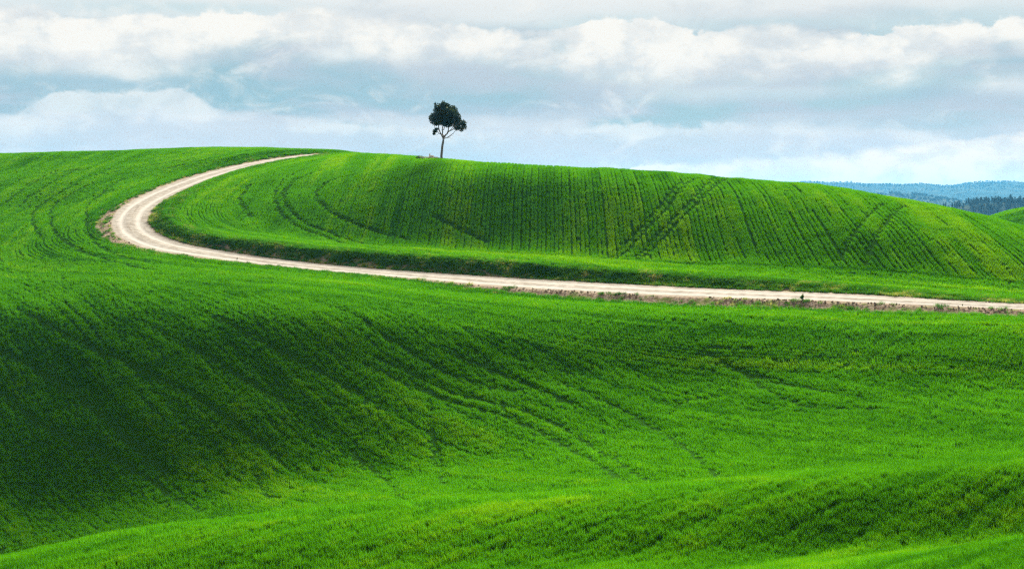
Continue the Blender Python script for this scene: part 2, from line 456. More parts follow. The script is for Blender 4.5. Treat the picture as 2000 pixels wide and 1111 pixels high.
def leaf_mat(name, dark, mid, light, trans=0.4, attr=True, gloss=0.0, lie=0.0):
    m, N, out = new_mat(name)
    if attr:
        at_ = N.new('ShaderNodeAttribute', attribute_type='INSTANCER', attribute_name='tone'); tone = at_.outputs['Fac']
    else:
        g = N.new('ShaderNodeNewGeometry'); tone = g.outputs['Random Per Island']
    c = N.mix(N.step(tone, 0.0, 0.5), dark, mid)
    c = N.mix(N.step(tone, 0.5, 1.0), c, light)
    d = N.new('ShaderNodeBsdfDiffuse'); N.put(d.inputs['Color'], c)
    if lie:         # leaves arch over, so on average they face the way the land does
        g = N.new('ShaderNodeNewGeometry'); tn = N.new('ShaderNodeAttribute', attribute_type='INSTANCER', attribute_name='tnorm')
        mv = N.new('ShaderNodeMix', data_type='VECTOR'); mv.inputs[0].default_value = lie
        N.l.new(g.outputs['Normal'], mv.inputs[4]); N.l.new(tn.outputs['Vector'], mv.inputs[5])
        nz = N.new('ShaderNodeVectorMath', operation='NORMALIZE'); N.l.new(mv.outputs[1], nz.inputs[0]); N.l.new(nz.outputs[0], d.inputs['Normal'])
    tr = N.new('ShaderNodeBsdfTranslucent'); N.put(tr.inputs['Color'], N.mix(1.0, c, (1.15, 1.15, 0.5, 1), 'MULTIPLY'))
    mx = N.new('ShaderNodeMixShader'); mx.inputs[0].default_value = trans
    N.l.new(d.outputs[0], mx.inputs[1]); N.l.new(tr.outputs[0], mx.inputs[2])
    gl = N.new('ShaderNodeBsdfGlossy'); gl.inputs['Roughness'].default_value = 0.45; gl.inputs['Color'].default_value = (0.7, 0.8, 0.6, 1)
    m2 = N.new('ShaderNodeMixShader'); m2.inputs[0].default_value = max(gloss, 0.0)
    N.l.new(mx.outputs[0], m2.inputs[1]); N.l.new(gl.outputs[0], m2.inputs[2])
    N.l.new(m2.outputs[0], out.inputs[0])
    return m


def diff_mat(name, build, rough=1.0, bump=None):
    m, N, out = new_mat(name)
    b = N.new('ShaderNodeBsdfDiffuse')
    g = N.new('ShaderNodeNewGeometry')
    N.put(b.inputs['Color'], build(N, g.outputs['Position']))
    if bump:
        bp = N.new('ShaderNodeBump'); bp.inputs['Strength'].default_value = bump[1]; bp.inputs['Distance'].default_value = bump[2]
        N.put(bp.inputs['Height'], N.noise(g.outputs['Position'], bump[0], 5, 0.65)); N.l.new(bp.outputs[0], b.inputs['Normal'])
    N.l.new(b.outputs[0], out.inputs[0])
    return m


def mat_field():
    def build(N, P):
        a = N.new('ShaderNodeAttribute', attribute_name='bare').outputs['Fac']
        n = N.noise(P, 3.0, 5, 0.65); n2 = N.noise(P, 0.6, 4, 0.6)
        crop = N.mix(n, (0.008, 0.030, 0.003, 1), (0.020, 0.064, 0.005, 1))
        earth = N.mix(N.step(n, 0.35, 0.65), (0.09, 0.062, 0.042, 1), (0.24, 0.19, 0.14, 1))
        earth = N.mix(N.step(n2, 0.5, 0.66), earth, (0.10, 0.12, 0.035, 1))
        return N.mix(a, crop, earth)
    return diff_mat('field_soil', build, 1.0, (5.0, 0.8, 0.12))


def mat_road():
    def build(N, P):
        uv = N.new('ShaderNodeAttribute', attribute_name='across')          # -1..1 across, metres along
        s = N.new('ShaderNodeSeparateXYZ'); N.l.new(uv.outputs['Vector'], s.inputs[0])
        n = N.noise(P, 1.3, 6, 0.65); nf = N.noise(P, 9.0, 4, 0.7)
        st = N.new('ShaderNodeCombineXYZ'); N.put(st.inputs[0], N.m('MULTIPLY', s.outputs[0], 5.0)); N.put(st.inputs[1], N.m('MULTIPLY', s.outputs[1], 0.10))
        streak = N.noise(st.outputs[0], 1.6, 5, 0.6)
        c = N.mix(N.step(n, 0.3, 0.7), (0.15, 0.131, 0.105, 1), (0.255, 0.233, 0.198, 1))
        c = N.mix(N.m('MULTIPLY', N.step(streak, 0.50, 0.66), 0.6), c, (0.125, 0.102, 0.077, 1))
        c = N.mix(N.m('MULTIPLY', N.step(nf, 0.56, 0.72), 0.5), c, (0.12, 0.097, 0.072, 1))
        w = N.m('SUBTRACT', N.m('ABSOLUTE', s.outputs[0]), 0.42)            # wheel lanes: packed and paler
        lane = N.m('POWER', 2.718, N.m('MULTIPLY', N.m('MULTIPLY', w, w), -45.0))
        c = N.mix(N.m('MULTIPLY', lane, 0.7), c, (0.315, 0.294, 0.26, 1))
        edge = N.step(N.m('ADD', N.m('ABSOLUTE', s.outputs[0]), N.m('MULTIPLY', N.m('SUBTRACT', n, 0.5), 0.6)), 0.78, 1.02)
        return N.mix(N.m('MULTIPLY', edge, 0.8), c, (0.20, 0.155, 0.105, 1))
    return diff_mat('white_gravel', build, 1.0, (12.0, 0.5, 0.05))


M_FIELD, M_ROAD = mat_field(), mat_road()
M_WHEAT = leaf_mat('young_wheat', (0.017, 0.085, 0.003, 1), (0.044, 0.170, 0.004, 1), (0.102, 0.238, 0.005, 1), 0.36, lie=0.72)
M_VERGE = leaf_mat('verge_grass', (0.02, 0.075, 0.010, 1), (0.055, 0.155, 0.014, 1), (0.26, 0.26, 0.10, 1), 0.3, lie=0.6)
M_WEED = leaf_mat('weed_leaf', (0.015, 0.04, 0.008, 1), (0.025, 0.06, 0.01, 1), (0.035, 0.08, 0.012, 1), 0.3, attr=False)
M_TREE = leaf_mat('evergreen_leaf', (0.016, 0.028, 0.016, 1), (0.024, 0.040, 0.020, 1), (0.038, 0.055, 0.024, 1), 0.12, attr=False, gloss=0.02)
M_FARLEAF = leaf_mat('far_leaf', (0.018, 0.028, 0.024, 1), (0.028, 0.036, 0.032, 1), (0.042, 0.046, 0.042, 1), 0.15)
M_CYPRESS = leaf_mat('cypress_leaf', (0.010, 0.018, 0.010, 1), (0.014, 0.024, 0.012, 1), (0.02, 0.03, 0.014, 1), 0.1, attr=False)
M_BARK = diff_mat('bark', lambda N, P: N.mix(N.noise(P, 5.0, 5, 0.7), (0.06, 0.05, 0.042, 1), (0.20, 0.17, 0.15, 1)), 1.0, (9.0, 0.8, 0.05))
M_STONE = diff_mat('pale_stone', lambda N, P: N.mix(N.noise(P, 4.0, 5, 0.7), (0.30, 0.26, 0.22, 1), (0.62, 0.57, 0.50, 1)), 1.0, (9.0, 0.6, 0.05))
M_CLOD = diff_mat('earth_clod', lambda N, P: N.mix(N.step(N.noise(P, 2.5, 5, 0.7), 0.35, 0.65), (0.08, 0.055, 0.037, 1), (0.25, 0.20, 0.15, 1)), 1.0, (8.0, 0.8, 0.05))
M_HILL = diff_mat('wooded_hill', lambda N, P: N.mix(N.step(N.noise(P, 0.012, 5, 0.6), 0.4, 0.62), (0.022, 0.032, 0.024, 1), (0.040, 0.050, 0.036, 1)), 1.0)


# ------------------------------------------------------------------ mesh helpers
def mesh_np(name, verts, faces, mat, smooth=False):
    """faces: (n, k) integer array"""
    me = bpy.data.meshes.new(name)
    v = np.asarray(verts, np.float32); f = np.asarray(faces, np.int32)
    me.vertices.add(len(v)); me.vertices.foreach_set('co', v.ravel())
    k = f.shape[1]
    me.loops.add(f.size); me.loops.foreach_set('vertex_index', f.ravel())
    me.polygons.add(len(f)); me.polygons.foreach_set('loop_start', np.arange(0, f.size, k, dtype=np.int32))
    me.polygons.foreach_set('loop_total', np.full(len(f), k, np.int32))
    if smooth: me.polygons.foreach_set('use_smooth', np.ones(len(f), bool))
    me.update(calc_edges=True)
    if mat: me.materials.append(mat)
    return me


def link(name, data, parent=None, kind=None, label=None, cat=None, group=None, loc=None):
    o = bpy.data.objects.new(name, data); COL.objects.link(o)
    if parent: o.parent = parent
    if loc is not None: o.location = loc
    if kind: o['kind'] = kind
    if label: o['label'] = label
    if cat: o['category'] = cat
    if group: o['group'] = group
    return o


def fattr(me, name, arr):
    a = me.attributes.new(name, 'FLOAT', 'POINT'); a.data.foreach_set('value', np.asarray(arr, np.float32).ravel())


def vattr(me, name, arr):
    a = me.attributes.new(name, 'FLOAT_VECTOR', 'POINT'); a.data.foreach_set('vector', np.asarray(arr, np.float32).ravel())


def grid_faces(nu, nv):
    i = np.arange((nu - 1) * (nv - 1)); a = (i // (nv - 1)) * nv + i % (nv - 1)
    return np.stack([a, a + nv, a + nv + 1, a + 1], 1)


# ------------------------------------------------------------------ setting: field, road, far hills
def verge_mask(x, y, sd, ix):
    half = RX[ix, 3] * 0.5
    n = fbm(x / 1.6, y / 1.6, 41, 3) - 0.5
    right = sstep(150 - y, 5, 28)                                   # lower leg, towards the right
    out_w = 0.9 + 1.3 * right + 0.8 * sstep(-x, 43, 47) * (1 - sstep(y, 188, 197))
    inn_w = 0.35 + 0.7 * (1 - sstep(np.abs(y - 157), 6, 17))
    m_out = (sd < 0) * (1 - sstep(-sd - half + n * 1.0, out_w * 0.6, out_w * 1.25))
    m_in = (sd >= 0) * (1 - sstep(sd - half + n * 1.6, inn_w * 0.5, inn_w * 1.3))
    return np.where(np.abs(sd) < half, 1.0, m_out + m_in)


def build_field():
    u = np.linspace(-0.60, 0.60, 560)
    d = np.concatenate([np.arange(1.0, 44, 1.0), np.arange(44, 205, 0.36), np.arange(205, 341, 0.7)])
    U, D = np.meshgrid(u, d, indexing='ij')
    x, y = U * D, D
    z, sd, ix = ground(x, y, roadbed=0.10)
    me = mesh_np('field', np.stack([x, y, z], -1).reshape(-1, 3), grid_faces(len(u), len(d)), M_FIELD, True)
    fattr(me, 'bare', verge_mask(x.ravel(), y.ravel(), sd.ravel(), ix.ravel()))
    link('field', me, kind='structure', label='rolling green wheat fields of the hill and the valley below the road')


def build_road():
    n = len(RX); ac = np.linspace(-1.08, 1.08, 25)
    half = RX[:, 3] * 0.5
    wob = 0.45 * (fbm(RS / 3.0, RS * 0, 51, 4) - 0.5); wob2 = 0.45 * (fbm(RS / 3.0, RS * 0 + 5, 52, 4) - 0.5)
    S = ac[None, :] * half[:, None]
    S = S + np.where(ac[None, :] > 0, wob[:, None], wob2[:, None]) * np.abs(ac[None, :]) ** 3
    x = RX[:, None, 0] + NRM[:, None, 0] * S; y = RX[:, None, 1] + NRM[:, None, 1] * S
    z = RX[:, None, 2] + RX[:, None, 4] * S
    z = z - 0.06 * np.exp(-((np.abs(ac)[None, :] - 0.42) / 0.14) ** 2) + 0.03 * np.exp(-(ac[None, :] / 0.2) ** 2)
    z = z + 0.05 * (fbm(x / 1.1, y / 1.1, 61, 3) - 0.5) - 0.16 * sstep(np.abs(ac)[None, :], 0.96, 1.08)
    me = mesh_np('road', np.stack([x, y, z], -1).reshape(-1, 3), grid_faces(n, len(ac)), M_ROAD, True)
    vattr(me, 'across', np.stack([np.broadcast_to(ac[None, :], x.shape), np.broadcast_to(RS[:, None], x.shape), x * 0], -1))
    link('road', me, kind='structure', label='white gravel road bending round the foot of the green hill')


RIDGES = [  # distance, half depth, [(bearing, row of the ridge line)]
    (7000, 1100, [(-1500, 372), (200, 372), (1200, 366), (1500, 361), (1590, 358.5), (1640, 357.5), (1700, 362), (1745, 360.5), (1790, 358.5), (1850, 365.5), (1900, 361), (1960, 356), (2000, 356.5), (2150, 352), (2400, 362), (3300, 370)]),
    (4300, 600, [(-1500, 392), (1200, 384), (1600, 378), (1700, 381), (1790, 384), (1850, 389), (1930, 394), (2000, 392), (2200, 380), (2600, 385), (3300, 390)]),
    (2000, 150, [(-1500, 430), (1500, 418), (1750, 414), (1800, 410), (1850, 408), (1900, 402), (1950, 399), (2000, 402), (2060, 404), (2200, 400), (2600, 412), (3300, 420)]),
]


def far_z(x, y):
    z = np.full(np.shape(x), -62.0) - 0.0 * x
    z = z + 44 * (1 - sstep(y, 340, 900)) - 0
    kx = 1000 + F * x / y
    for dd, hw, line in RIDGES:
        top = (H - pchip([p[0] for p in line], [p[1] for p in line], kx)) * dd / F
        sh = np.exp(-((y - dd) / hw) ** 2)
        rough = (fbm(x / (dd * 0.035), y / (dd * 0.05), int(dd), 4) - 0.5) * dd * 0.0055
        z = np.maximum(z, -62 + (top + 62 + rough) * sh)
    return z


def build_hills():
    u = np.linspace(-0.60, 0.60, 420)
    d = np.concatenate([np.geomspace(340.5, 1200, 60), np.geomspace(1215, 1640, 20), np.arange(1650, 2400, 15), np.geomspace(2415, 10500, 150)])
    U, D = np.meshgrid(u, d, indexing='ij'); x, y = U * D, D
    z = far_z(x, y)
    zf, _, _ = ground(np.minimum(x, x * 340.5 / y), np.full_like(y, 340.0))
    b = 1 - sstep(y, 341, 420); z = z * (1 - b) + (zf - 0.3) * b
    me = mesh_np('hills', np.stack([x, y, z], -1).reshape(-1, 3), grid_faces(len(u), len(d)), M_HILL, True)
    link('hills', me, kind='structure', label='blue wooded hills fading into haze behind the green hill')


build_field(); build_road(); build_hills()


# ------------------------------------------------------------------ plants: prototypes and scatter
def blades(name, n, lx, ly, h, w, lean, mat, seed, curl=0.35, segs=2):
    r = np.random.default_rng(seed); V = []; Fc = []
    for k in range(n):
        x, y = r.uniform(-lx, lx) / 2, r.uniform(-ly, ly) / 2
        hh = h * r.uniform(0.65, 1.12); a = r.uniform(0, 2 * math.pi); ww = w * r.uniform(0.7, 1.25)
        b = r.uniform(0, 2 * math.pi); le = lean * abs(r.normal(0, 1)); b0 = len(V)
        for s in range(segs):
            t = s / segs; off = le * hh * t ** 1.8; wd = ww * (1 - 0.45 * t)
            cx, cy, cz = x + math.cos(b) * off, y + math.sin(b) * off, hh * t * (1 - curl * 0.25 * t) - 0.04
            V += [(cx - math.cos(a) * wd / 2, cy - math.sin(a) * wd / 2, cz), (cx + math.cos(a) * wd / 2, cy + math.sin(a) * wd / 2, cz)]
        off = le * hh * 1.0
        V.append((x + math.cos(b) * off, y + math.sin(b) * off, hh * (1 - curl * le)))
        for s in range(segs - 1):
            q = b0 + 2 * s; Fc += [(q, q + 1, q + 3), (q, q + 3, q + 2)]
        q = b0 + 2 * (segs - 1); Fc.append((q, q + 1, q + 2))
    me = mesh_np(name, V, Fc, mat)
    return bpy.data.objects.new(name, me)


def scatter(name, protos, P, rot, scl, tone, variant, label, cat, kind='stuff', tnorm=None):
    me = bpy.data.meshes.new(name)
    me.vertices.add(len(P)); me.vertices.foreach_set('co', np.asarray(P, np.float32).ravel())
    vattr(me, 'rot', rot); vattr(me, 'scl', scl); fattr(me, 'tone', tone)
    if tnorm is not None: vattr(me, 'tnorm', tnorm)
    a = me.attributes.new('variant', 'INT', 'POINT'); a.data.foreach_set('value', np.asarray(variant, np.int32))
    o = link(name, me, kind=kind, label=label, cat=cat)
    ng = bpy.data.node_groups.new(name + '_spread', 'GeometryNodeTree')
    ng.interface.new_socket('Geometry', in_out='INPUT', socket_type='NodeSocketGeometry')
    ng.interface.new_socket('Geometry', in_out='OUTPUT', socket_type='NodeSocketGeometry')
    gi = ng.nodes.new('NodeGroupInput'); go = ng.nodes.new('NodeGroupOutput')
    ip = ng.nodes.new('GeometryNodeInstanceOnPoints'); jn = ng.nodes.new('GeometryNodeJoinGeometry')
    for p in protos:
        oi = ng.nodes.new('GeometryNodeObjectInfo'); oi.inputs['Object'].default_value = p; oi.inputs['As Instance'].default_value = True
        ng.links.new(oi.outputs['Geometry'], jn.inputs[0])
    def named(nm, dt):
        q = ng.nodes.new('GeometryNodeInputNamedAttribute'); q.data_type = dt; q.inputs['Name'].default_value = nm
        return q.outputs[0]
    ng.links.new(gi.outputs[0], ip.inputs['Points']); ng.links.new(jn.outputs[0], ip.inputs['Instance'])
    ip.inputs['Pick Instance'].default_value = True
    ng.links.new(named('variant', 'INT'), ip.inputs['Instance Index'])
    ng.links.new(named('rot', 'FLOAT_VECTOR'), ip.inputs['Rotation']); ng.links.new(named('scl', 'FLOAT_VECTOR'), ip.inputs['Scale'])
    ng.links.new(ip.outputs[0], go.inputs[0])
    md = o.modifiers.new('spread', 'NODES'); md.node_group = ng
    return o


# wheel tracks left by machines, traced on the land
TRACKS = [
    # hill: crossing pair, right pair, curved headland passes
    [(1182, 508), (1235, 465), (1290, 405), (1345, 350)], [(1225, 510), (1285, 462), (1345, 400), (1410, 348)], [(1248, 508), (1300, 462), (1362, 400), (1424, 350)], [(1198, 508), (1252, 462), (1306, 405), (1360, 350)],
    [(1640, 510), (1665, 465), (1725, 400)], [(1690, 520), (1712, 465), (1765, 405)],
    [(600, 331), (555, 352), (540, 372), (543, 408), (575, 440), (630, 462), (720, 485), (830, 500)],
    [(625, 335), (572, 358), (556, 376), (560, 402), (590, 432), (650, 458), (740, 482), (860, 498)],
    [(700, 340), (640, 358), (618, 380), (640, 410), (700, 440), (800, 470)],
    [(490, 362), (472, 380), (475, 405), (492, 425)],
    [(850, 425), (905, 452), (955, 475)],
    # upper left field
    [(0, 405), (60, 362), (110, 335)], [(30, 408), (95, 362), (150, 332)], [(300, 325), (380, 310), (450, 303)], [(330, 330), (410, 312), (480, 304)],
    # bend headland
    [(180, 360), (110, 400), (100, 430), (120, 465), (180, 500), (300, 530)], [(150, 362), (76, 405), (68, 440), (85, 470)], [(240, 350), (180, 395), (170, 430), (176, 462), (215, 494), (290, 515)],
    # lower field
    [(30, 605), (130, 655), (250, 710), (360, 765), (470, 838), (560, 900)], [(0, 680), (110, 745), (240, 850), (330, 930)], [(0, 765), (100, 840), (240, 905), (330, 960), (400, 1000)],
    [(300, 640), (440, 720), (560, 790)], [(400, 615), (520, 672), (640, 735), (760, 800)], [(650, 600), (760, 660), (900, 740), (1010, 765)],
    [(690, 882), (750, 935), (822, 995)], [(720, 715), (880, 785), (1000, 820), (1100, 870), (1240, 950)], [(740, 700), (900, 772), (1030, 806), (1130, 855), (1280, 945)],
    [(1090, 745), (1230, 810), (1330, 870), (1420, 940)], [(880, 690), (1000, 740), (1120, 790)], [(1310, 812), (1345, 785), (1400, 778)],
    [(840, 800), (850, 880), (870, 950)], [(500, 925), (530, 980)], [(1380, 690), (1500, 745), (1640, 770)], [(1450, 730), (1600, 800), (1720, 800)],
    [(1160, 1060), (1290, 1000), (1400, 962)], [(1480, 1060), (1610, 990), (1700, 940)], [(1240, 1090), (1400, 1020), (1530, 975)],
]


def track_points():
    out = []
    for tr in TRACKS:
        W = np.array([at(*p) for p in tr])
        s = np.concatenate([[0], np.cumsum(np.hypot(*np.diff(W, axis=0).T))])
        g = np.arange(0, s[-1], 0.25)
        xs = pchip(s, W[:, 0], g); ys = pchip(s, W[:, 1], g)
        out.append(np.stack([xs, ys], 1))
    return np.vstack(out)


TP = track_points()
CELL = 0.25
TG0 = (-150.0, 40.0)
TG = np.full((1200, 1040), 9.0, np.float32)                     # distance to the nearest wheel track, in 25 cm cells
for ox in range(-4, 5):
    for oy in range(-4, 5):
        i = np.floor((TP[:, 0] - TG0[0]) / CELL).astype(int) + ox; j = np.floor((TP[:, 1] - TG0[1]) / CELL).astype(int) + oy
        ok = (i >= 0) & (i < TG.shape[0]) & (j >= 0) & (j < TG.shape[1])
        i, j = i[ok], j[ok]
        dist = np.hypot(TG0[0] + (i + 0.5) * CELL - TP[ok, 0], TG0[1] + (j + 0.5) * CELL - TP[ok, 1]).astype(np.float32)
        np.minimum.at(TG, (i, j), dist)


def track_dist(x, y):
    i = np.clip(((x - TG0[0]) / CELL).astype(int), 0, TG.shape[0] - 1); j = np.clip(((y - TG0[1]) / CELL).astype(int), 0, TG.shape[1] - 1)
    return TG[i, j]


CREST_D = FD[3 + 15]
def crest_at(x, y):
    return np.interp(1000 + F * x / y, KX, CREST_D)


ROW, STEP = 0.47, 0.36
U_MAX = 0.44


def rows_straight(dirx, diry, xr, yr, row=ROW, step=STEP, loose=0.03):
    L = math.hypot(dirx, diry); dx, dy = dirx / L, diry / L; nx, ny = dy, -dx
    cor = [(xr[a], yr[b]) for a in (0, 1) for b in (0, 1)]
    ns = [c[0] * nx + c[1] * ny for c in cor]; ts = [c[0] * dx + c[1] * dy for c in cor]
    A, B = np.meshgrid(np.arange(min(ns), max(ns), row), np.arange(min(ts), max(ts), step), indexing='ij')
    B = B + RNG.uniform(-step / 2, step / 2, B.shape); A = A + RNG.normal(0, loose, A.shape)
    bend = 1.4 * (fbm(B / 38.0, A / 60.0, 71, 2) - 0.5)
    A = A + bend + RNG.normal(0, 0.03, (A.shape[0], 1)) + 0.16 * (fbm(B / 7.0, A * 3.1, 73, 2) - 0.5)
    x, y = A * nx + B * dx, A * ny + B * dy
    ok = (x > xr[0]) & (x < xr[1]) & (y > yr[0]) & (y < yr[1]) & (np.abs(x) < U_MAX * y + 6)
    return x[ok], y[ok], np.full(ok.sum(), math.atan2(dy, dx)), A[ok], B[ok]


def rows_offset(side, o0, o1, row=ROW, step=STEP):
    xs, ys, an, so = [], [], [], []
    s = np.arange(0, RS[-1], step)
    for o in np.arange(o0, o1, row):
        ss = np.clip(s + RNG.uniform(-step / 2, step / 2, len(s)), 0, RS[-1])
        cx, cy = np.interp(ss, RS, RX[:, 0]), np.interp(ss, RS, RX[:, 1])
        nx, ny = np.interp(ss, RS, NRM[:, 0]), np.interp(ss, RS, NRM[:, 1])
        # outer offset curves are longer: add in-between points
        oo = o + RNG.normal(0, 0.03, len(s)) + 0.5 * (fbm(ss / 14.0, ss * 0, 72, 2) - 0.5)
        xs.append(cx + side * nx * oo); ys.append(cy + side * ny * oo); an.append(np.full(len(s), o)); so.append(ss)
    x, y, a, so = np.concatenate(xs), np.concatenate(ys), np.concatenate(an), np.concatenate(so)
    ok = (y > 42) & (np.abs(x / np.maximum(y, 1)) < U_MAX)
    x, y, a, so = x[ok], y[ok], a[ok], so[ok]
    sd, ix = near_road(x, y)
    good = (sd * side > o0 - 0.4)
    # drop the points that an inner bend folds over
    return x[good], y[good], a[good], so[good], sd[good], ix[good]


HEAD_IN, HEAD_OUT = 12.5, 19.0
half_at = lambda ix: RX[ix, 3] * 0.5


def wheat():
    X, Y, A, U, W, R = [], [], [], [], [], []      # position, heading, across-row and along-row coordinate, region
    def put(m, x, y, a, u, w, r):
        X.append(x[m]); Y.append(y[m]); A.append(a[m]); U.append(u[m]); W.append(w[m]); R.append(np.full(m.sum(), r))
    # hill: rows running up the slope, and headland rows along the road
    x, y, a, u, w = rows_straight(0.02, 1.0, (-60, 90), (105, 290), ROW, 0.21)
    sd, ix = near_road(x, y); put((sd > HEAD_IN) & (y < crest_at(x, y) + 16), x, y, a, u, w, 0)
    x, y, u, w, sd, ix = rows_offset(1, 3.2, HEAD_IN + 0.2)
    bank_out = half_at(ix) + 1.30 + 0.5 * (fbm(x / 2.0, y / 2.0, 81, 3) - 0.5) + 0.5 * (RX[ix, 5] > 0.6)
    put((sd > bank_out) & (y < crest_at(x, y) + 18), x, y, np.arctan2(T[ix, 1], T[ix, 0]), u, w, 1)
    # outside the road: headland rows, the valley field, the upper left field
    x, y, u, w, sd, ix = rows_offset(-1, 3.0, HEAD_OUT)
    edge = half_at(ix) + 0.75 + 0.7 * sstep(-x, 43, 47) * (1 - sstep(y, 188, 197)) + 1.4 * sstep(150 - y, 5, 28) + 0.7 * (fbm(x / 1.8, y / 1.8, 82, 3) - 0.5)
    put((-sd > edge) & (y < 293) & (np.abs(sd) < HEAD_OUT), x, y, np.arctan2(T[ix, 1], T[ix, 0]), u, w, 2)
    x, y, a, u, w = rows_straight(0.55, -0.83, (-90, 60), (66, 172), 0.40, 0.34, 0.10)
    sd, ix = near_road(x, y); put((sd < -HEAD_OUT) & (y > 69) & (y < 168), x, y, a, u, w, 3)
    x, y, a, u, w = rows_straight(0.06, 1.0, (-130, -20), (168, 300))
    sd, ix = near_road(x, y); put((sd < -HEAD_OUT) & (y < crest_at(x, y) + 14), x, y, a, u, w, 4)
    x, y, a, u, w = rows_straight(0.82, 0.57, (-40, 40), (42, 69), 0.34, 0.30, 0.09)
    put(y > 0, x, y, a, u, w, 5)
    # second rise, far right
    x, y, a, u, w = rows_straight(0.9, 0.35, (60, 125), (200, 275), 0.6, 0.6)
    put((x / y > 0.27) & (y > crest_at(x, y) + 40), x, y, a, u, w, 6)
    x, y, a, u, w, reg = [np.concatenate(v) for v in (X, Y, A, U, W, R)]
    # fill some gaps between the drill rows, more where the stand is thick
    streak1 = fbm(u / 1.1, w / 22.0, 95, 3); streak2 = fbm(u / 4.5, w / 45.0, 96, 3); streakf = fbm(u / 0.45, w / 6.0, 97, 2)
    fillp = np.where(reg == 0, 0.30 + 0.32 * sstep(x, 8, 34), np.array([0.20, 0.45, 0.45, 0.6, 0.45, 0.65, 0.3])[reg]) * sstep(streak1 + 0.5 * (streak2 - 0.5), 0.36, 0.62)
    fl = 0.75 * vnoise(u / 0.21 + 31.0, w / 5.0, 98) + 0.25 * RNG.random(len(x)) < fillp * 0.9
    side = ROW * 0.5 * np.where(reg == 3, 0.85, 1.0)
    fx = x[fl] - np.sin(a[fl]) * side[fl]; fy = y[fl] + np.cos(a[fl]) * side[fl]
    x, y = np.concatenate([x, fx]), np.concatenate([y, fy])
    a, u, w, reg, streak1, streak2, streakf = [np.concatenate([v, v[fl]]) for v in (a, u, w, reg, streak1, streak2, streakf)]
    td = track_dist(x, y)
    wide = np.array([0.31, 0.24, 0.24, 0.21, 0.26, 0.10, 0.2])[reg]
    keep = (td > wide) | (RNG.random(len(x)) < np.where(reg == 5, 0.5, 0.10))
    keep &= (streakf > 0.24) | (RNG.random(len(x)) < np.array([0.65, 0.6, 0.6, 0.75, 0.6, 0.75, 0.6])[reg])
    x, y, a, td, reg, streak1, streak2 = [v[keep] for v in (x, y, a, td, reg, streak1, streak2)]
    z, sd, ix = ground(x, y)
    keep = (sd > 0) | (-sd > half_at(ix) + 0.35); x, y, a, td, reg, streak1, streak2, z, sd, ix = [v[keep] for v in (x, y, a, td, reg, streak1, streak2, z, sd, ix)]
    n = len(x)
    lump = fbm(x / 1.3, y / 1.3, 92, 3); lumpL = fbm(x / 7.0, y / 7.0, 93, 3)
    rough = np.array([0.22, 0.32, 0.34, 0.38, 0.34, 0.42, 0.5])[reg]
    hgt = (0.88 + rough * (0.75 * (lump - 0.5) + 0.35 * (lumpL - 0.5)) + 0.36 * (streak1 - 0.5)) * (1 + RNG.uniform(-0.22, 0.22, n) * rough)
    hgt *= 1 - 0.30 * (td < 0.5) * (reg != 5)
    wid = RNG.uniform(0.9, 1.15, n)
    drift = fbm(x / 26.0, y / 26.0, 94, 4)
    tone = 0.47 + 0.5 * (drift - 0.5) + np.where(reg == 3, 0.4, 0.62) * (streak1 - 0.5) + np.where(reg == 3, 0.3, 0.55) * (streak2 - 0.5) + 0.3 * (lump - 0.5) + RNG.normal(0, 1, n) * np.where(reg == 0, 0.05, 0.09)
    # the oldest, rankest growth stands along the road edge and is darker green
    ad = np.abs(sd); rank = 1 - sstep(ad - half_at(ix), 2.0, 4.2)
    tone = np.clip(tone - 0.30 * rank - 0.07 * (reg == 3) + 0.05 * ((reg == 0) | (reg == 1)), 0, 1); hgt *= 1 + 0.25 * rank
    gx, gy, tn = slope(x, y)
    tn = tn + RNG.normal(0, 0.16, (n, 3)); tn /= np.linalg.norm(tn, axis=1)[:, None]
    a = a + RNG.choice([0, math.pi], n)
    ca, sa = np.cos(a), np.sin(a)
    rot = np.stack([np.arctan(-gx * sa + gy * ca) + RNG.normal(0, 0.08, n), -np.arctan(gx * ca + gy * sa) + RNG.normal(0, 0.08, n), a], 1)
    scl = np.stack([wid, RNG.uniform(0.8, 1.25, n), hgt], 1)
    P = np.stack([x, y, z], 1)
    nearp = [blades('wheat_tuft', 58, 0.46, 0.32, 0.37, 0.019, 0.34, M_WHEAT, 100 + k) for k in range(5)]
    farp = [blades('wheat_tuft', 34, 0.58, 0.29, 0.36, 0.031, 0.32, M_WHEAT, 200 + k) for k in range(5)]
    hill = sd > 0; fore = (y < 69)
    for msk, pr, lab in ((hill, farp, 'young green wheat in rows up the hill behind the white road'), (~hill & ~fore, farp, 'young green wheat covering the valley field below the white road'), (fore, nearp, 'young green wheat on the foreground ridge nearest the viewer')):
        scatter('wheat', pr, P[msk], rot[msk], scl[msk], tone[msk], RNG.integers(0, 5, msk.sum()), lab, 'wheat', tnorm=tn[msk])
    print('wheat tufts', n)


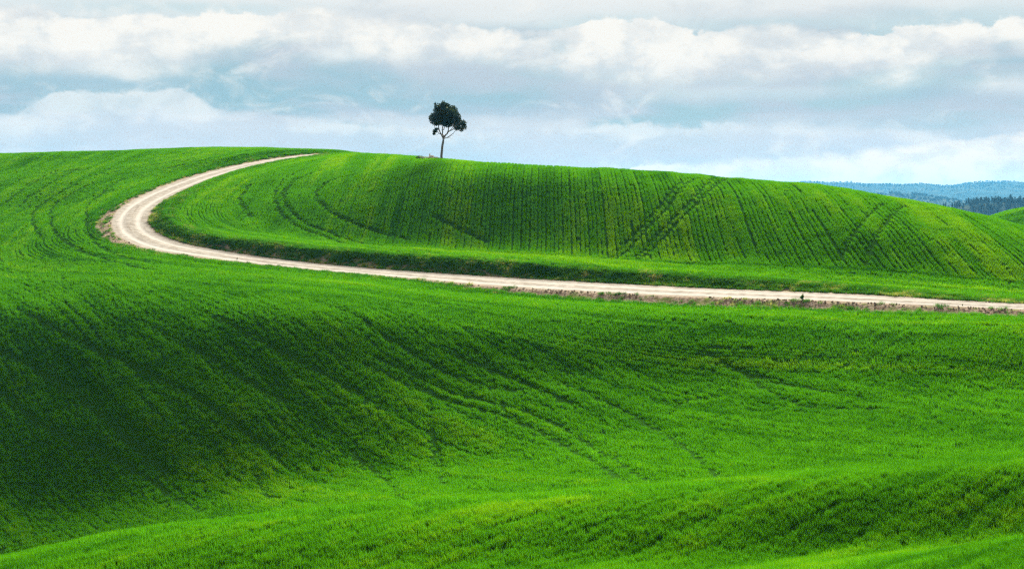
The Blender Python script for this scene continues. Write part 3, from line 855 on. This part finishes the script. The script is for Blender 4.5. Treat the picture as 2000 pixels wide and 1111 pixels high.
def verge():
    # rough grass on the banks and road edges
    s = RNG.uniform(0, RS[-1], 46000); side = np.where(RNG.random(len(s)) < 0.68, 1, -1)
    o = np.where(side > 0, RNG.uniform(-0.15, 3.4, len(s)), RNG.uniform(-0.15, 2.2, len(s)))
    ix = np.clip((s / 0.5).astype(int), 0, len(RX) - 1)
    off = side * (half_at(ix) + o)
    x = np.interp(s, RS, RX[:, 0]) + NRM[ix, 0] * off; y = np.interp(s, RS, RX[:, 1]) + NRM[ix, 1] * off
    ok = (np.abs(x / y) < U_MAX) & (y < 268); x, y, o, side, ix = x[ok], y[ok], o[ok], side[ok], ix[ok]
    z, sd, ix = ground(x, y)
    bare = verge_mask(x, y, sd, ix)
    patch = fbm(x / 1.1, y / 1.1, 111, 3)
    dens = np.where(side > 0, 1.35 - 0.85 * bare, (0.42 - 0.36 * bare) * (1 - 0.55 * sstep(144 - y, 0, 14))) + 1.5 * (patch - 0.47) * np.where(side > 0, 1, 0.5)
    keep = (RNG.random(len(x)) < dens) & (np.abs(sd) > half_at(ix) - 0.1)
    x, y, z, sd, ix, patch = [v[keep] for v in (x, y, z, sd, ix, patch)]
    n = len(x)
    dry = fbm(x / 2.2, y / 2.2, 112, 3)
    tone = np.clip(0.30 + 0.9 * (dry - 0.5) + RNG.normal(0, 0.10, n) + 0.40 * (RNG.random(n) < 0.06 + 0.4 * sstep(dry, 0.58, 0.75)), 0, 1)
    h = RNG.uniform(0.45, 0.95, n) * (0.6 + 0.6 * patch)
    pr = [blades('grass_tuft', 34, 0.42, 0.42, 0.42, 0.026, 0.6, M_VERGE, 300 + k) for k in range(5)]
    scatter('verge_grass', pr, np.stack([x, y, z], 1), np.stack([x * 0, x * 0, RNG.uniform(0, 6.28, n)], 1), np.stack([h * 0 + 1, h * 0 + 1, h], 1), tone, RNG.integers(0, 5, n), 'rough tufted grass on the banks and edges of the white road', 'grass', tnorm=slope(x, y)[2])
    # earth clods along the lower edge and on the bare bank
    s = RNG.uniform(0, RS[-1], 17000); ix = np.clip((s / 0.5).astype(int), 0, len(RX) - 1)
    side = np.where(RNG.random(len(s)) < 0.6, -1, 1)
    o = RNG.uniform(-0.25, 1.9, len(s)); off = side * (half_at(ix) + o)
    x = np.interp(s, RS, RX[:, 0]) + NRM[ix, 0] * off; y = np.interp(s, RS, RX[:, 1]) + NRM[ix, 1] * off
    z, sd, ix = ground(x, y); bare = verge_mask(x, y, sd, ix)
    ok = (np.abs(x / y) < U_MAX) & (y < 262) & (RNG.random(len(x)) < bare * np.where(sd < 0, 0.25 + 0.75 * sstep(141 - y, 0, 12), 0.8) * sstep(fbm(x / 2.6, y / 2.6, 141, 3), 0.34, 0.58)) & (np.abs(sd) > half_at(ix) - 0.3)
    x, y, z = x[ok], y[ok], z[ok]; n = len(x)
    pr = [bpy.data.objects.new('clod', rock_mesh('clod', 0.5, 400 + k, M_CLOD)) for k in range(4)]
    sz = 0.08 + 0.18 * RNG.random(n) ** 2.5
    scatter('earth_clods', pr, np.stack([x, y, z], 1), RNG.uniform(0, 6.28, (n, 3)), np.stack([sz, sz * RNG.uniform(.7, 1.3, n), sz * .8], 1), RNG.random(n), RNG.integers(0, 4, n), 'brown and tan earth clods along the edges of the white road', 'soil')


def rock_mesh(name, r, seed, mat):
    import bmesh
    rr = random.Random(seed); bm = bmesh.new()
    bmesh.ops.create_icosphere(bm, subdivisions=1, radius=r)
    for v in bm.verts: v.co *= rr.uniform(0.72, 1.2)
    for v in bm.verts: v.co.z *= 0.75
    me = bpy.data.meshes.new(name); bm.to_mesh(me); bm.free(); me.materials.append(mat)
    return me


wheat(); verge()


# ------------------------------------------------------------------ trees
def tube(path, radii, sides=8):
    V, Fc = [], []
    path = [Vector(p) for p in path]
    for i, p in enumerate(path):
        d = (path[min(i + 1, len(path) - 1)] - path[max(i - 1, 0)]).normalized()
        q = d.to_track_quat('Z', 'Y')
        for k in range(sides):
            a = 2 * math.pi * k / sides
            V.append(p + q @ Vector((math.cos(a) * radii[i], math.sin(a) * radii[i], 0)))
    for i in range(len(path) - 1):
        for k in range(sides):
            a = i * sides + k; b = i * sides + (k + 1) % sides
            Fc.append((a, b, b + sides, a + sides))
    return [tuple(v) for v in V], Fc


def wiggle(pts, n, amp, rr):
    """smooth path through pts with small kinks"""
    P = np.array(pts, float); s = np.linspace(0, len(P) - 1, n)
    out = np.stack([pchip(np.arange(len(P)), P[:, k], s) for k in range(3)], 1)
    for i in range(1, n - 1): out[i] += [rr.gauss(0, amp) for _ in range(3)]
    return out


def leaf_cloud(lobes, n, size, r, up=0.25):
    """small pointed leaf sprays spread through ellipsoid lobes"""
    vol = np.array([l[3] * l[4] * l[5] for l in lobes]); cnt = (n * vol ** 0.75 / (vol ** 0.75).sum()).astype(int)
    V = []; Fc = []
    for (cx, cy, cz, rx, ry, rz), m in zip(lobes, cnt):
        d = r.normal(size=(m, 3)); d /= np.linalg.norm(d, axis=1)[:, None]
        az, el = np.arctan2(d[:, 1], d[:, 0]), d[:, 2]
        bump = 0.76 + 0.56 * fbm(az * 2.2 + cx * 3, el * 3.2 + cz, int(abs(cx * 100)) % 97, 3)
        rad = r.random(m) ** 0.42 * bump
        c = np.stack([cx + d[:, 0] * rx * rad, cy + d[:, 1] * ry * rad, cz + d[:, 2] * rz * rad], 1)
        ax = d * 0.7 + r.normal(0, 0.6, (m, 3)) + [0, 0, up]; ax /= np.linalg.norm(ax, axis=1)[:, None]
        sd = np.cross(ax, r.normal(size=(m, 3))); sd /= np.linalg.norm(sd, axis=1)[:, None]
        L = size * r.uniform(0.6, 1.4, m)[:, None]; W = L * 0.42
        base = len(V) and sum(len(q) for q in V)
        q = np.stack([c - ax * L * 0.5, c + sd * W * 0.5, c + ax * L * 0.5, c - sd * W * 0.5], 1).reshape(-1, 3)
        off = sum(len(p) for p in V); V.append(q)
        Fc.append(np.arange(m * 4).reshape(-1, 4) + off)
    return np.vstack(V), np.vstack(Fc)


def lone_tree():
    bx, by = at(862, 311); by = float(crest_at(np.array([bx]), np.array([by]))[0]) - 1.0; bx = (862 - 1000) / F * by
    bz = zat(bx, by)
    k = by / F                                        # metres per picture pixel at the tree
    root = link('lone_tree', None, label='lone dark evergreen tree with bare forked trunk standing on the hill crest', cat='tree', loc=(bx, by, bz))
    rr = random.Random(5)
    g = lambda px, py, dep=0.0: ((px - 862) * k, dep, (310.0 - py) * k)
    V, Fc = tube(wiggle([g(862, 313), g(862.2, 304), g(863.5, 288), g(865, 276), g(866.5, 266)], 16, 0.012, rr), np.interp(np.linspace(0, 1, 16), [0, .12, .5, 1], [0.27, 0.185, 0.16, 0.15]), 10)
    link('trunk', mesh_np('trunk', V, Fc, M_BARK, True), root)
    limbs = [([g(866, 268), g(860, 258, .1), g(856.5, 246, .3), g(853, 230, .5), g(850, 215, .5)], .10),
             ([g(866, 267), g(864.5, 255, -.3), g(865, 243, -.5), g(862, 225, -.7), g(860, 208, -.6)], .10),
             ([g(866.5, 267), g(873, 258, .3), g(876, 246, .6), g(879, 232, .9), g(884, 215, .8)], .11),
             ([g(866.5, 266), g(876, 256, -.4), g(887, 249, -.8), g(896, 241, -.9), g(903, 236, -.9)], .085),
             ([g(867, 269), g(877, 265, .2), g(886, 257, .4), g(893, 250, .4), g(902, 243, .3)], .065),
             ([g(862, 262), g(856, 256, -.2), g(851, 251, -.3), g(847, 238, -.5)], .05),
             ([g(865, 252), g(869, 244, .9), g(871, 232, 1.2), g(868, 214, 1.1)], .06),
             ([g(874, 257), g(883, 250, -.9), g(888, 238, -1.3), g(886, 222, -1.2)], .055),
             ([g(868, 268), g(876, 267, -.3), g(884, 270, -.4)], .022), ([g(874, 266), g(881, 263, -.3), g(889, 265, -.4)], .018), ([g(858, 258), g(853, 262, .2), g(850, 257, .2)], .025)]
    for pts, r0 in limbs:
        V, Fc = tube(wiggle(pts, 14, 0.035, rr), np.linspace(r0, r0 * 0.25, 14), 6)
        link('branch', mesh_np('branch', V, Fc, M_BARK, True), root)
    L = lambda px, py, rx, ry, dep=0.0, rd=None: ((px - 862) * k, dep, (310 - py) * k, rx * k, (rd or rx) * k * 0.95, ry * k)
    lobes = [L(869, 224, 22, 19), L(857, 208, 9, 8, .2), L(851, 212, 5, 6), L(847, 229, 9, 11, -.2), L(852, 236, 10, 8, .4), L(870, 207, 11, 8), L(884, 213, 9, 9, .3), L(888, 226, 12, 12), L(895, 237, 9, 9, -.4),
             L(876, 236, 15, 10, .5), L(862, 236, 12, 7, -.5), L(905, 239, 6, 6), L(907, 246, 4.5, 6, -.1), L(901, 250, 5, 6, .1), L(892, 246, 7, 7, .2), L(863, 222, 12, 14, 1.2), L(878, 222, 13, 13, -1.3), L(866, 200, 4, 5), L(850, 202, 2.5, 5)]
    r = np.random.default_rng(9)
    V, Fc = leaf_cloud(lobes, 15000, 0.25, r)
    link('crown', mesh_np('crown', V, Fc, M_TREE), root)
    V, Fc = leaf_cloud([L(850, 254, 4.5, 3.5, -.2), L(848, 259, 3, 3, -.2), L(853, 250, 3.5, 2.5, -.2)], 420, 0.24, r)
    link('leaf_cluster', mesh_np('leaf_cluster', V, Fc, M_TREE), root)
    return bx, by, k


TREE_X, TREE_Y, TREE_K = lone_tree()


def crest_bits():
    # heap of pale field stones and a low bush on the crest, left of the tree
    k = TREE_K; y0 = TREE_Y + 0.4
    cx = (838 - 1000) / F * y0
    root = link('stone_heap', None, label='small heap of pale stones on the hill crest left of the lone tree', cat='stones', loc=(cx, y0, zat(cx, y0)))
    rr = random.Random(3); meshes = [rock_mesh('stone', 0.5, 500 + q, M_STONE) for q in range(5)]
    spots = [(rr.uniform(-1.5, 1.5), rr.uniform(-.6, .6), 0.27, rr.uniform(.26, .46)) for _ in range(17)] + [(rr.uniform(-.5, .6), rr.uniform(-.25, .25), .44, rr.uniform(.3, .46)) for _ in range(7)] + [(0.1, 0, .68, .38)]
    for i, (dx, dy, dz, s) in enumerate(spots):
        gz = zat(cx + dx, y0 + dy) - zat(cx, y0)
        o = link('stone', meshes[i % 5], root, loc=(dx, dy, gz + dz)); o.scale = (s, s, s * 0.85); o.rotation_euler = (rr.uniform(0, 6), rr.uniform(0, 6), rr.uniform(0, 6))
    r = np.random.default_rng(21)
    for px, w, h, lab in ((820, 0.8, 0.30, 'low dark bush on the hill crest just left of the pale stone heap'), (852, 0.5, 0.18, 'tiny dark bush on the hill crest between the stone heap and the lone tree')):
        bx = (px - 1000) / F * (y0 + 0.3); bz = zat(bx, y0 + 0.3)
        V, Fc = leaf_cloud([(0, 0, h * .5 + .1, w * .6, .5, h), (-w * .4, .1, h * .4 + .1, w * .4, .4, h * .7), (w * .45, 0, h * .35 + .1, w * .45, .4, h * .6)], 520, 0.14, r)
        o = link('bush', mesh_np('bush', V, Fc, M_TREE), label=lab, cat='bush', loc=(bx, y0 + 0.3, bz))


crest_bits()


def weeds():
    # single dark plants standing in the verge and in the crop
    r = np.random.default_rng(31)
    for px, py, h, lab in ((1567, 588, 0.55, 'dark weed standing alone at the edge of the white road'), (1611, 643, 0.30, 'tiny dark weed in the bright wheat below the lone roadside weed'),
                           (463, 507, 0.24, 'small dark tuft at the lower road edge past the bend'), (1120, 573, 0.16, 'low dark tuft at the lower edge of the road below the long bank'),
                           (1880, 597, 0.15, 'small dark weed at the road edge near the right side')):
        x, y = at(px, py); z = zat(x, y)
        root = link('weed', None, label=lab, cat='weed', group='dark weeds along the white road', loc=(x, y, z))
        V, Fc = tube([(0, 0, -.05), (0.02 * h, 0, h * .5), (0.06 * h, 0, h * .85)], [.03 * h + .005, .025 * h, .01 * h], 5)
        link('stem', mesh_np('stem', V, Fc, M_WEED), root)
        V, Fc = leaf_cloud([(0, 0, h * .42, h * .24, h * .24, h * .36), (h * .06, 0, h * .75, h * .16, h * .16, h * .3), (-h * .2, 0, h * .5, h * .2, h * .15, h * .12)], 150, h * 0.26, r, 0.7)
        link('foliage', mesh_np('foliage', V, Fc, M_WEED), root)


weeds()


def far_trees():
    r = np.random.default_rng(41)
    # prototypes: bare upright poplars / round crowns
    pop = []
    for q in range(4):
        V, Fc = leaf_cloud([(0, 0, 5.2, 1.0, 1.0, 4.2), (0.4, 0, 7.2, .6, .6, 2.4), (-.4, 0, 3.6, 1.1, 1.1, 2.6)], 70, 1.9, r, 2.2)
        T1, F1 = tube([(0, 0, -1), (0, 0, 7)], [.16, .06], 4)
        V = np.vstack([V, np.array(T1)]); Fc = np.vstack([Fc, np.array(F1) + len(V) - len(T1)])
        pop.append(bpy.data.objects.new('poplar', mesh_np('poplar', V, Fc, M_FARLEAF)))
    rnd = []
    for q in range(3):
        V, Fc = leaf_cloud([(0, 0, 3.6, 3.0, 3.0, 3.0), (1.4, .3, 3.0, 2.0, 2, 2)], 90, 2.2, r, 0.3)
        rnd.append(bpy.data.objects.new('round_tree', mesh_np('round_tree', V, Fc, M_FARLEAF)))
    # wood on the near ridge
    n = 5200
    y = r.uniform(1800, 2130, n); kx = r.uniform(1560, 2420, n); x = (kx - 1000) / F * y
    den = fbm(x / 60, y / 60, 121, 3) * 1.2 + 0.55 * sstep(kx, 1840, 1920) - 0.15
    ok = r.random(n) < den; x, y, kx = x[ok], y[ok], kx[ok]; n = len(x)
    z = far_z(x, y); s = r.uniform(0.5, 1.05, n)
    w = r.uniform(0.8, 1.5, n)
    scatter('woodland', pop, np.stack([x, y, z], 1), np.stack([x * 0, x * 0, r.uniform(0, 6, n)], 1), np.stack([s * w, s * w, s], 1), np.clip(0.45 + r.normal(0, .12, n), 0, 1), r.integers(0, 4, n), 'hazy blue wood of slim bare trees on the ridge beyond the hill', 'wood')
    # crowns on the far ridges
    n = 9000
    far = r.random(n) < 0.6
    y = np.where(far, r.normal(7000, 330, n), r.normal(4300, 200, n)); kx = r.uniform(1450, 2450, n); x = (kx - 1000) / F * y
    z = far_z(x, y); s = r.uniform(0.7, 1.2, n) * np.where(fbm(x / 90, y / 90, 131, 3) > 0.45, 1.0, 0.45)
    scatter('far_forest', rnd, np.stack([x, y, z], 1), np.stack([x * 0, x * 0, r.uniform(0, 6, n)], 1), np.stack([s * 1.2, s * 1.2, s], 1), np.clip(0.3 + r.normal(0, .08, n), 0, 1), r.integers(0, 3, n), 'pale blue forest covering the farthest hills', 'forest')
    # trees one can tell apart
    def cypress(px, top, d, h, wd, lab):
        x = (px - 1000) / F * d; ztop = (H - top) * d / F; z = ztop - h
        root = link('cypress', None, label=lab, cat='cypress', group='cypresses far beyond the hill', loc=(x, d, z))
        V, Fc = tube([(0, 0, -6), (0, 0, h * 0.5)], [.3, .15], 6); link('trunk', mesh_np('trunk', V, Fc, M_BARK), root)
        V, Fc = leaf_cloud([(0, 0, h * .48, wd, wd, h * .42), (0.1, 0, h * .72, wd * .62, wd * .62, h * .27), (-.1, 0, h * .3, wd * .9, wd * .9, h * .28)], 900, 0.9, r, 1.6)
        link('crown', mesh_np('crown', V, Fc, M_CYPRESS), root)
    cypress(1974, 377.5, 1970, 15.3, 2.53, 'tall dark cypress rising above the blue wood, left one of the two tallest')
    cypress(1992.5, 380.5, 1960, 14.0, 2.66, 'tall dark cypress above the blue wood nearest the right edge')
    cypress(1950, 382.5, 1970, 12.0, 2.26, 'shorter dark cypress in the blue wood left of the two tall ones')
    cypress(1757, 389.5, 1250, 7.0, 0.7, 'thin small cypress peeping over the hill crest below the far ridge')
    cypress(1769.5, 390, 1250, 7.0, 1.6, 'wide small cypress peeping over the hill crest beside a thinner one')
    d = 6900; x = (1663 - 1000) / F * d; zt = (H - 353.0) * d / F
    root = link('far_tree', None, label='lone round tree standing out on the skyline of the farthest ridge', cat='tree', loc=(x, d, zt - 13))
    V, Fc = tube([(0, 0, -6), (0, 0, 6)], [.6, .4], 6); link('trunk', mesh_np('trunk', V, Fc, M_BARK), root)
    V, Fc = leaf_cloud([(0, 0, 8, 4.5, 4.5, 5), (-2, 0, 5, 4, 4, 3)], 260, 2.0, r); link('crown', mesh_np('crown', V, Fc, M_CYPRESS), root)


far_trees()


# ------------------------------------------------------------------ the air
def haze():
    x0, x1, y0, y1, z0, z1 = -7500, 7500, -60, 10800, -80, 128
    V = [(x, y, z) for x in (x0, x1) for y in (y0, y1) for z in (z0, z1)]
    Fc = [(0, 1, 3, 2), (4, 6, 7, 5), (0, 4, 5, 1), (2, 3, 7, 6), (0, 2, 6, 4), (1, 5, 7, 3)]
    m, N, out = new_mat('thin_air')
    pv = N.new('ShaderNodeVolumePrincipled')
    pv.inputs['Color'].default_value = (0.13, 0.54, 0.95, 1); pv.inputs['Density'].default_value = HAZE_DENSITY; pv.inputs['Anisotropy'].default_value = 0.0
    N.l.new(pv.outputs[0], out.inputs['Volume'])
    link('haze', mesh_np('haze', V, Fc, m), kind='stuff', label='thin blue haze over the far hills')


haze()
